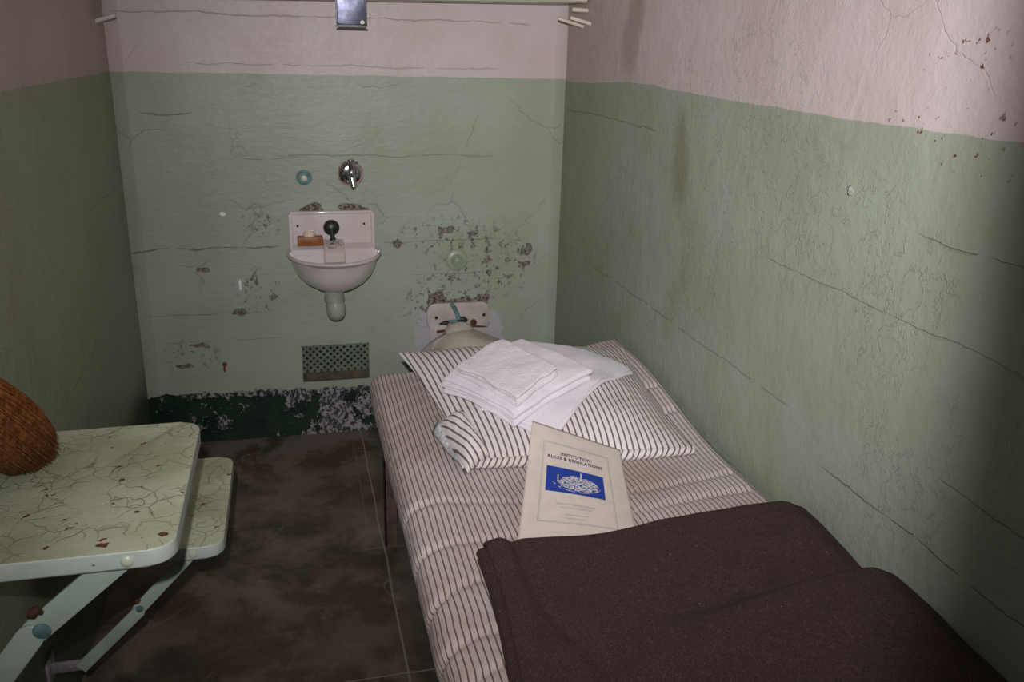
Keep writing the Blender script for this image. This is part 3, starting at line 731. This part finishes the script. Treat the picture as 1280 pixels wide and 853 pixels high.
# solid core so that the tuft is dense
b = BM(); rows = []
perp = Vector((0, .19, .22)).normalized()
for t, a1, b1 in ((0, .026, .034), (.1, .030, .042), (.2, .036, .048), (.29, .040, .050), (.335, .034, .044)):
    c0 = head + ax*t + perp*(.012*t/.335); rows.append([c0 + Vector((a1*math.cos(k*PI/10), 0, 0)) + perp*b1*math.sin(k*PI/10) for k in range(20)])
rows = [[Vector((max(p.x, .008), p.y, max(p.z, .735))) for p in r] for r in rows]
b.grid(rows, closed=True, cap=True); b.done('bristle_core', simple('bristle_core', (104, 58, 28), .8, bump=(120, .8, .003)), broom)
b = BM(); rows = []
for t, a1, b1 in ((.035, .033, .043), (-.03, .030, .036), (-.06, .018, .020), (-.18, .013, .014), (-.26, .015, .016), (-.27, .008, .008)):
    c0 = head + ax*t; rows.append([c0 + Vector((a1*math.cos(k*PI/10), 0, 0)) + perp*b1*math.sin(k*PI/10) for k in range(20)])
b.grid(rows, closed=True, cap=True); b.done('handle', simple('varnished_wood', (120, 74, 40), .4), broom)

# ------------------------------------------------------------------ bed
#GEO-BEGIN  (pure maths, metres)
def sm(v, a, b):
    t = (v-a)/(b-a); t = 0 if t < 0 else 1 if t > 1 else t
    return t*t*(3-2*t)
def matt_z(x, y):
    t = (x-.735)/(1.512-.735)
    z = .503 + .026*t + .006*math.sin(PI*max(0, min(1, t)))
    z += .055*sm(x, 1.22, 1.50)*sm(y, -1.55, -.85)
    z += .004*math.sin(y*9+x*3)
    return z
PC = [(.812, -.800, .598), (1.470, -.880, .602), (1.432, -1.452, .548), (.895, -1.405, .540)]   # TL TR BR BL
def pil_xy(s, t):
    (a, b_, c), (d, e, f), (g, h, i), (j, k, l) = PC
    return tuple((1-t)*((1-s)*p + s*q) + t*((1-s)*u + s*r) for p, q, r, u in ((a, d, g, j), (b_, e, h, k), (c, f, i, l)))
def bulge(s, t):
    A = max(0, 1-abs(2*s-1)**2.1)**.85; B = max(0, 1-abs(2*t-1)**2.3)**.66
    return A*B
def pil_top(s, t): 
    x, y, z = pil_xy(s, t); return z + .082*bulge(s, t) + .006*math.sin(7*s+4*t)*bulge(s, t)
def pil_z(x, y):
    s, t = .5, .5
    for _ in range(12):
        X, Y, _z = pil_xy(s, t); h = 1e-4
        X1, Y1, _ = pil_xy(s+h, t); X2, Y2, _ = pil_xy(s, t+h)
        a, b_, c, d = (X1-X)/h, (X2-X)/h, (Y1-Y)/h, (Y2-Y)/h; det = a*d-b_*c
        ds, dt = ((x-X)*d-(y-Y)*b_)/det, (a*(y-Y)-c*(x-X))/det
        s += ds; t += dt
    if 0 <= s <= 1 and 0 <= t <= 1: return pil_top(s, t)
    return -1
def ground_z(x, y):
    return max(matt_z(x, y) + .004, pil_z(x, y))
#GEO-END
bed = thing('bed', 'narrow cot along the right wall with a striped ticking mattress', 'bed', (1.12, -1.68, 0))
b = BM()
b.box(.762, .794, -2.66, -.74, .352, .392, .003); b.box(1.475, 1.507, -2.66, -.74, .352, .392, .003)
b.box(.762, 1.507, -.77, -.74, .352, .392, .003); b.box(.762, 1.507, -2.66, -2.63, .352, .392, .003)
b.done('frame', MAT['frame'], bed)
b = BM()
for i in range(17):
    y = -.80 - i*.115; b.box(.785, 1.49, y-.012, y+.012, .385, .389)
for i in range(6):
    x = .84+i*.12; b.box(x-.01, x+.01, -2.64, -.76, .389, .393)
b.done('spring_straps', MAT['frame'], bed, smooth=False)
for x0, x1, s in ((.758, .793, 1), (1.472, 1.507, -1)):
    for y in (-.86, -2.50):
        b = BM(); b.box(x0, x1, y-.003, y+.003, 0, .355, .001); 
        xe = x0 if s > 0 else x1-.005
        b.box(xe, xe+.005, y-.003, y+.034, 0, .355, .001); b.box(x0, x1, y-.004, y+.03, 0, .004)
        b.done('leg', MAT['frame'], bed, smooth=False)
# mattress
def mattress():
    b = BM(); NX, NY = 120, 330; y0, y1 = -2.66, -.70; R = .05; XL, XR = .733, 1.512; zb = .398
    # cross-section: (x fraction, height fraction)
    sec = []
    for i in range(13):      # left side, bottom to top, rounded
        a = -PI/2 - PI*i/12; sec.append(('L', math.cos(a), math.sin(a)))
    n_top = NX-26
    for i in range(1, n_top): sec.append(('T', i/n_top, 1))
    for i in range(13):
        a = PI/2 - PI*i/12; sec.append(('R', math.cos(a), math.sin(a)))
    seams = [-1.075, -1.26, -1.52, -1.665, -1.80, -1.925, -2.06, -2.2, -2.35, -2.5]
    rows, uvs = [], []
    for j in range(NY+1):
        y = y0 + (y1-y0)*j/NY
        dend = min(y-y0, y1-y); k = math.sqrt(max(0, 1-(1-min(1, dend/R))**2)); k = max(k, .02)
        row, uv, s_, prev = [], [], 0, None
        for kind, p, q in sec:
            if kind == 'T': x = XL+.035 + (XR-.022-XL-.035)*p; z = matt_z(x, y)
            elif kind == 'L':
                zt = matt_z(XL+.035, y); r = (zt-zb)/2; z = (zt+zb)/2 + q*r; x = XL+.035 + p*.035
            else:
                zt = matt_z(XR-.022, y); r = (zt-zb)/2; z = (zt+zb)/2 + q*r; x = XR-.022 + p*.022
            # quilting: soft rolls between tufted lines, strongest at the open left side
            edge = math.exp(-max(0, x-XL)/.16)
            near = sm(y, -1.38, -1.52) 
            amp = (.0012 + .0045*edge*near + .0045*(1-edge)*sm(x, 1.15, 1.4)*.8)
            if kind != 'R' and q > -.5:
                roll = 0
                for n, ys in enumerate(seams):
                    yy = ys + .030*math.sin((x-XL)*6.5+n) + .05*(1-edge)*math.sin(n*2.1) + .035*sm(x, XL+.09, XL)*-1
                    dd = abs(y-yy); roll = max(roll, math.exp(-(dd/.011)**2))
                    if dd < .035: amp_puff = 1
                z -= amp*roll*1.3
                if kind == 'L': x += amp*roll*1.2
                pf = noise.noise(Vector((x*5, y*7, 1)))*.006*(.35+edge*near)
                z += pf*(1 if kind == 'T' else .6)
                if kind == 'L': x -= noise.noise(Vector((z*14, y*16, 5)))*.0035
            zm = (zb + matt_z(1.1, y))/2; z = zm + (z-zm)*(.25+.75*k) if k < 1 else z
            xm = 1.12; x = xm + (x-xm)*(1-(.04*(1-k)))
            P_ = Vector((x, y, z))
            if prev is not None: s_ += math.hypot(P_.x-prev.x, P_.z-prev.z)
            prev = P_; row.append(P_)
            uv.append((s_, y))
        rows.append(row); uvs.append(uv)
    # anchor u so that stripes run straight down the top
    for j, uv in enumerate(uvs):
        mid = uv[60][0]; y = rows[j][0].y
        sh = .0010*noise.noise(Vector((0, y*14, 2))) 
        for seam in seams: sh += .0024*(1/(1+math.exp(-(y-seam)/.006))-.5)*math.sin(seam*40)
        uvs[j] = [(.4 + (rows[j][i].x-1.1) if sec[i][0] == 'T' else .4 + (rows[j][12 if sec[i][0] == 'L' else len(sec)-13].x-1.1) + (u - uv[12 if sec[i][0] == 'L' else len(sec)-13][0]), v) for i, (u, v) in enumerate(uv)]
        uvs[j] = [(u + sh, v) for u, v in uvs[j]]
    b.grid(rows, uvs, closed=False, cap=True)
    # underside
    return b
m_ = mattress().done('mattress', MAT['mattress'], bed, sharp=180)
m_['label'] = 'beige and brown striped ticking mattress'
b = BM()
sol = None
b.box(.77, 1.49, -2.62, -.74, .3935, .412, .004); b.done('mattress_pad', MAT['frame'], bed)

# pillow
pil = thing('pillow', 'plump pillow in white ticking with dark blue stripes at the head of the bed', 'pillow', (1.15, -1.12, .56))
def pillow():
    b = BM(); N = 90
    for side in (1, -1):
        rows, uvs = [], []
        for j in range(N+1):
            t = .5 - .5*math.cos(PI*j/N); row, uv = [], []
            for i in range(N+1):
                s_ = .5 - .5*math.cos(PI*i/N)
                x, y, z = pil_xy(s_, t); bu = bulge(s_, t)
                # edges draw in between the corners
                pin = .016
                cx, cy, _ = pil_xy(.5, .5)
                ed = 4*s_*(1-s_); et = 4*t*(1-t)
                x += pin*(et*(1-2*s_)*(1-ed)) ; y -= pin*(ed*(1-2*t)*(1-et))*.6
                if side > 0:
                    z = pil_top(s_, t) + .0035*noise.noise(Vector((x*16, y*16, 0)))*bu + .004*noise.noise(Vector((x*40, y*12, 3)))*bu*(1-bu)*3
                else: z = min(max(z - .055*bu, matt_z(x, y) + .002), pil_top(s_, t))
                # puckered front seam
                row.append((x, y, z)); uv.append(t*.6)
            cum = [0]
            for i in range(N): cum.append(cum[-1] + math.hypot(row[i+1][0]-row[i][0], row[i+1][2]-row[i][2]))
            k = .60/cum[-1]
            uv = [(cu*(.5+.5*k) - cum[N//2]*(.5+.5*k) + .4 + .004*math.sin(3*t), v) for cu, v in zip(cum, uv)]
            rows.append(row); uvs.append(uv)
        b.grid(rows, uvs)
    bmesh.ops.remove_doubles(b.b, verts=b.b.verts, dist=2e-4)
    return b
pillow().done('cushion', MAT['pillow'], pil, sharp=180)
# piped seam at the front edge: narrow band of the underside showing
b = BM(); rows, uvs = [], []
for i in range(91):
    s_ = i/90; x, y, z = pil_xy(s_, 1.0); g = 4*s_*(1-s_)
    y += .016*g*0; r = .0085 + .004*g
    wob = .0022*math.sin(s_*95)
    rows.append([(x + .0, y + .010, z + .004), (x, y - .005 + wob, z + .003), (x, y - .009 + wob, z - r*.7), (x, y - .004, z - r*1.7), (x, y + .012, z - r*2.0)])
    uvs.append([(s_*.575 + .006*k + .05, k*.01) for k in range(5)])
b.grid(rows, uvs); b.done('seam_edge', MAT['pillow'], pil, sharp=180)
# the folded front-left corner with its twisted stripes, and the lace tag
b = BM(); rows, uvs = [], []
A0, A1, A2, A3 = Vector((.850, -1.225, .553)), Vector((.915, -1.250, .612)), Vector((.948, -1.405, .566)), Vector((.890, -1.425, .534))
for j in range(29):
    t = j/28; row, uv = [], []
    for i in range(29):
        s_ = i/28; p = (A0*(1-s_)+A1*s_)*(1-t) + (A3*(1-s_)+A2*s_)*t
        bu = (max(0, 1-abs(2*s_-1)**2.2)**.55)*(max(0, 1-abs(2*t-1)**3)**.5)
        p = p + Vector((0, 0, .028*bu - .012*(1-bu))) + Vector((-.006*bu, -.004*bu, 0)) + Vector((0, 0, .003))*noise.noise(Vector((s_*7, t*7, 4)))
        row.append(p)
        a = math.radians(14); X, Y = s_*.085, t*.17; uv.append((X*math.cos(a)-Y*math.sin(a)+.004*math.sin(5*s_), X*math.sin(a)+Y*math.cos(a)))
    rows.append(row); uvs.append(uv)
b.grid(rows, uvs); cf_ = b.done('corner_fold', MAT['pillow'], pil, sharp=180); solidify(cf_, .006)
b = BM(); rows = []
L0, L1, L2, L3 = Vector((.842, -1.245, .540)), Vector((.862, -1.228, .566)), Vector((.897, -1.415, .548)), Vector((.884, -1.425, .528))
for j in range(13):
    t = j/12; w_ = 1-.75*t**.7
    rows.append([(L0*(1-t)+L3*t) + ((L1-L0)*(1-t)+(L2-L3)*t)*(s_*w_) + Vector((-.003, -.002, .006+.004*math.sin(PI*s_)+.003*math.sin(9*t))) for s_ in (0, .33, .66, 1)])
b.grid(rows); lb = b.done('lace_tag', MAT['lace'], pil); solidify(lb, .0015); lb['label'] = 'crumpled white lace tag'

# ------------------------------------------------------------------ folded linen
def drape(name, corners, base, pitch, layers, th, mat, label, cat, fold_axis=0, seedv=0, shift=.012, wav=.002, group=None, lumps=.0):
    """A cloth folded into layers. corners: four (x, y) going round; the cloth zigzags along side 0-1 and is swept along 1-2."""
    b = BM(); N, M_ = 34, 26
    def quad(s_, t):
        (a, b0), (c, d), (e, f), (g, h) = corners
        return ((1-t)*((1-s_)*a + s_*c) + t*((1-s_)*g + s_*e), (1-t)*((1-s_)*b0 + s_*d) + t*((1-s_)*h + s_*f))
    path = []
    rng = random.Random(seedv)
    for k in range(layers):
        ins0, ins1 = rng.uniform(0, 1)*shift, rng.uniform(0, 1)*shift
        ss = [i/N for i in range(N+1)]
        if k % 2: ss = ss[::-1]
        for s_ in ss: path.append((ins0 + s_*(1-ins0-ins1), k*pitch + th/2, 0, k))
        if k < layers-1:
            end = 1 if k % 2 == 0 else -1; sb = path[-1][0]
            for q in range(1, 6):
                a = -PI/2 + PI*q/6; path.append((sb, k*pitch + th/2 + pitch/2 + math.sin(a)*pitch/2, end*math.cos(a)*pitch/2, k))
    rows = []
    L01 = math.dist(corners[0], corners[1]); L12 = math.dist(corners[1], corners[2])
    for j in range(M_+1):
        t = j/M_; row = []
        for s_, h, off, k in path:
            x, y = quad(s_, t); dx, dy = (corners[1][0]-corners[0][0])/L01, (corners[1][1]-corners[0][1])/L01
            x += dx*off; y += dy*off
            ex, ey = (corners[2][0]-corners[1][0])/L12, (corners[2][1]-corners[1][1])/L12
            jit = shift*.5*L12*math.sin(k*2.3+1+seedv)*(abs(2*t-1)**4)*(1 if t > .5 else -1)
            x += ex*jit; y += ey*jit
            x += wav*noise.noise(Vector((s_*4, t*4, seedv+k*.4))); y += wav*noise.noise(Vector((s_*4, t*4, seedv+9+k*.4)))
            # whole pile softens at its rim
            rim = min(1, min(s_, 1-s_)/.12 if True else 1); 
            z = base(min(max(x, .75), 1.50), y) + h + lumps*noise.noise(Vector((x*13, y*13, seedv)))*(.4+.6*h/(layers*pitch)) + .0016*noise.noise(Vector((x*38, y*38, seedv+k)))
            row.append((x, y, z))
        rows.append(row)
    b.grid(rows)
    o = b.done(name, mat, None, sharp=180)
    so = o.modifiers.new('thickness', 'SOLIDIFY'); so.thickness = th; so.offset = 0
    sb_ = o.modifiers.new('soft', 'SUBSURF'); sb_.levels = 1; sb_.render_levels = 1
    return tag(o, label, cat, group)
def smooth_ground(x, y):
    a = 0
    for dx, dy in ((0, 0), (.03, 0), (-.03, 0), (0, .03), (0, -.03)): a += ground_z(x+dx, y+dy)
    return max(a/5, ground_z(x, y)) + .001
SHEET = [(1.165, -.915), (1.405, -1.125), (1.09, -1.415), (.955, -1.25)]
LOWER = [(.882, -1.125), (1.014, -1.360), (1.238, -1.250), (1.116, -1.03)]
UPPER = [(.918, -1.150), (1.024, -1.345), (1.142, -1.272), (1.050, -1.085)]
def g1(x, y): return smooth_ground(x, y) + .013
def g2(x, y): return smooth_ground(x, y) + .047
drape('folded_sheet', SHEET, smooth_ground, .0046, 3, .0030, MAT['sheet'], 'smooth white folded bed sheet lying on the pillow under the towels', 'sheet', seedv=5, shift=.02, wav=.014, lumps=.010)
drape('folded_pillowcase', LOWER, g1, .0098, 4, .0066, MAT['sheet'], 'thick folded white cloth between the sheet and the top towel', 'linen', seedv=2, shift=.02, wav=.006, lumps=.004)
drape('terry_towel', UPPER, g2, .0105, 3, .0080, MAT['terry'], 'small folded white terry towel on top of the linen pile', 'towel', seedv=8, shift=.03, wav=.006, lumps=.006)

# ------------------------------------------------------------------ wool blanket
def blanket():
    b = BM(); th = .008; pitch = .0125; LAY = 4
    path = []   # (kind, s, height, offset)
    N = 60
    xl = [.843, .852, .846, .856]; xr = [1.500, 1.504, 1.500, 1.502]
    for k in range(LAY):
        ss = [i/N for i in range(N+1)]
        if k % 2: ss = ss[::-1]
        for s_ in ss: path.append((k, s_, k*pitch + th/2, 0))
        if k < LAY-1:
            e = 1 if k % 2 == 0 else -1
            for q in range(1, 6):
                a = -PI/2 + PI*q/6; path.append((k, ss[-1], k*pitch + th/2 + pitch/2 + math.sin(a)*pitch/2, e*math.cos(a)*pitch*.55))
    rows = []; NY = 96
    for j in range(NY+1):
        y = -1.765 - .90*j/NY
        row = []
        for k, s_, h, off in path:
            a = xl[k] - .045*sm(y, -1.85, -2.25)*.7; c = xr[k]
            x = a + (c-a)*s_ + off
            # the folded stack is thinner near its back edge and rounded there
            edge = min(1, (-1.765-y)/.03); e2 = .45 + .55*math.sqrt(max(0, 1-(1-edge)**2))
            yy = y + (.007*(1-sm(s_, 0, .16)) - .026*math.exp(-((s_-.36)/.20)**2) - .006*sm(s_, .55, .8))*(1-sm(y, -1.8, -2.1)) + k*.0025
            z = .006 + matt_z(min(x, 1.5), yy) + h*e2
            z += .004*noise.noise(Vector((x*6, yy*6, 2))) + .0025*noise.noise(Vector((x*14, yy*14, 2)))
            up = h/(LAY*pitch)
            # second thickness turned back over the near part, highest by the wall
            w_ = sm(x, .98, 1.42); st = sm(yy, -2.035-.03*(1-w_), -2.075-.05*(1-w_))
            z += up*(.050*w_)*st*(1-.75*sm(yy, -2.12, -2.5))
            z += up*.012*sm(x, 1.25, 1.42)*sm(yy, -1.77, -1.80)*(1-sm(yy, -1.86, -2.03))
            # right edge rolls down to the wall side
            z -= .02*sm(x, 1.46, 1.505)*up
            # long soft folds near the open left side
            z += up*.008*math.exp(-((x-(a+.030))/.012)**2) - up*.011*math.exp(-((x-(a+.052+.10*sm(y, -1.9, -2.3)))/.010)**2)
            row.append((x, yy, z))
        rows.append(row)
    b.grid(rows)
    o = b.done('wool_blanket', MAT['wool'], None, sharp=180)
    so = o.modifiers.new('thickness', 'SOLIDIFY'); so.thickness = th; so.offset = 0
    s2 = o.modifiers.new('soft', 'SUBSURF'); s2.levels = 1; s2.render_levels = 1
    return tag(o, 'thick dark brown wool blanket folded over the foot of the bed', 'blanket')
blanket()

# ------------------------------------------------------------------ booklet
PAPER = [Vector((1.040, -1.425, .640)), Vector((1.232, -1.484, .578)), Vector((1.134, -1.883, .5425)), Vector((.908, -1.800, .5345))]   # TL TR BR BL
book = thing('booklet', 'cream rules booklet with a blue picture leaning on the pillow, tucked under the blanket', 'booklet', (1.08, -1.6, .54))
def paper_pt(u, v, h=0):
    TL, TR, BR, BL = PAPER
    p = (TL*(1-u)+TR*u)*(1-v) + (BL*(1-u)+BR*u)*v
    nrm = (TR-TL).cross(BL-TL).normalized()
    if nrm.z < 0: nrm = -nrm
    return p + nrm*(h + .006*math.sin(PI*u)*math.sin(PI*min(1, v*1.0))) + Vector((0, 0, -.012*math.sin(PI*v)*1.0))
def sheet_patch(u0, u1, v0, v1, h, nu=14, nv=20, th=0):
    b = BM()
    rows = [[paper_pt(u0+(u1-u0)*i/nu, v0+(v1-v0)*j/nv, h) for i in range(nu+1)] for j in range(nv+1)]
    uvs = [[(i/nu, 1-j/nv) for i in range(nu+1)] for j in range(nv+1)]
    b.grid(rows, uvs); return b
c_ = sheet_patch(0, 1, 0, 1, 0, 40, 60).done('pages', MAT['paper'], book, sharp=180); solidify(c_, .0014)
# blue picture: pale sketch of a rocky island with buildings
n = NT('blue_print', .6, .3); u, v, _ = n.sep(n.UV)
cen = n.V('SUBTRACT', n.UV, (.56, .44, 0)); e = n.V('LENGTH', n.V('DIVIDE', cen, (.36, .30, 1)))
wob_ = n.M('MULTIPLY', n.M('SUBTRACT', n.noise(n.UV, 9, 3), .5), .9)
isl = n.step(n.M('ADD', e, wob_), 1.0, .9)
det = n.noise(n.V('MULTIPLY', n.warp(n.UV, 12, .1), (26, 16, 1)), 1, 4, .75)
e2 = n.M('ABSOLUTE', n.M('SUBTRACT', n.V('LENGTH', n.V('DIVIDE', n.V('SUBTRACT', n.UV, (.52, .50, 0)), (.42, .40, 1))), 1))
shore = n.M('MULTIPLY', n.step(e2, .05, .015), n.M('MULTIPLY', n.step(v, .5, .2), n.step(n.noise(n.UV, 14, 2), .4, .55)))
mask = n.M('MAXIMUM', n.M('MULTIPLY', isl, n.step(det, .44, .54)), shore)
tower = n.M('MULTIPLY', n.step(n.M('ABSOLUTE', n.M('SUBTRACT', u, .2)), .012, .006), n.M('MULTIPLY', n.step(v, .4, .42), n.step(v, .72, .70)))
tow2 = n.M('MULTIPLY', n.step(n.M('ABSOLUTE', n.M('SUBTRACT', u, .6)), .014, .008), n.M('MULTIPLY', n.step(v, .7, .72), n.step(v, .93, .91)))
mask = n.M('MAXIMUM', mask, n.M('MAXIMUM', tower, tow2))
n.col(n.mix(mask, srgb(40, 66, 156), srgb(220, 212, 204)))
pc = sheet_patch(.19, .755, .306, .497, .0008).done('cover_picture', n.m, book, sharp=180)
pc['label'] = 'blue picture of a small island'
def strip(b, u0, v0, u1, v1, w):
    K = 14
    rows = []
    for k in range(K+1):
        t = k/K; uu, vv = u0+(u1-u0)*t, v0+(v1-v0)*t
        if abs(u1-u0) > abs(v1-v0): rows.append([paper_pt(uu, vv-w*.7, .0008), paper_pt(uu, vv+w*.7, .0008)])
        else: rows.append([paper_pt(uu-w, vv, .0008), paper_pt(uu+w, vv, .0008)])
    b.grid(rows)
b = BM(); U0, U1, V0, V1 = .142, .835, .122, .728
for q in ((U0, V0, U1, V0), (U0, V1, U1, V1), (U0, V0, U0, V1), (U1, V0, U1, V1)): strip(b, *q, .0022)
d_ = .012
for q in ((U0+d_, V0+d_*.7, U1-d_, V0+d_*.7), (U0+d_, V1-d_*.7, U1-d_, V1-d_*.7), (U0+d_, V0+d_*.7, U0+d_, V1-d_*.7), (U1-d_, V0+d_*.7, U1-d_, V1-d_*.7)): strip(b, *q, .0012)
b.done('border_rule', MAT['ink_pale'], book, sharp=180)
def lettering(text, uc, vc, width, height, mat, bold=0.0, sp=1.0):
    cu_ = bpy.data.curves.new('lettering', 'FONT'); cu_.body = text; cu_.align_x = 'LEFT'; cu_.offset = bold; cu_.space_character = sp; cu_.resolution_u = 3
    t = bpy.data.objects.new('lettering', cu_); COL.objects.link(t)
    dg = bpy.context.evaluated_depsgraph_get(); me = bpy.data.meshes.new_from_object(t.evaluated_get(dg))
    bpy.data.objects.remove(t); bpy.data.curves.remove(cu_)
    xs_ = [v.co.x for v in me.vertices]; ys_ = [v.co.y for v in me.vertices]; x0, x1, y0, y1 = min(xs_), max(xs_), min(ys_), max(ys_)
    for v in me.vertices:
        uu = uc + ((v.co.x-x0)/(x1-x0)-.5)*width; vv = vc - ((v.co.y-y0)/(y1-y0)-.5)*height
        v.co = paper_pt(uu, vv, .0010)
    me.materials.clear(); me.materials.append(mat)
    o = link(bpy.data.objects.new('lettering', me)); o.parent = book; o.location = -parent_world(book)
    return o
lettering('INSTITUTION', .482, .197, .31, .024, MAT['ink'], .03, 1.1)
lettering('RULES & REGULATIONS', .475, .232, .56, .024, MAT['ink'], .03, 1.1)
lettering('UNITED STATES PENITENTIARY', .47, .585, .36, .013, MAT['ink_pale'])
lettering('ALCATRAZ, CALIFORNIA', .475, .610, .29, .013, MAT['ink_pale'])
b = BM(); rng = random.Random(4)
for vv, u0, u1 in ((.662, .38, .58), (.690, .40, .56)):
    u = u0
    while u < u1:
        w_ = rng.uniform(.010, .024); strip(b, u, vv, min(u+w_, u1), vv, .0030); u += w_ + rng.uniform(.004, .010)
b.done('fine_print', MAT['ink_pale'], book, sharp=180)
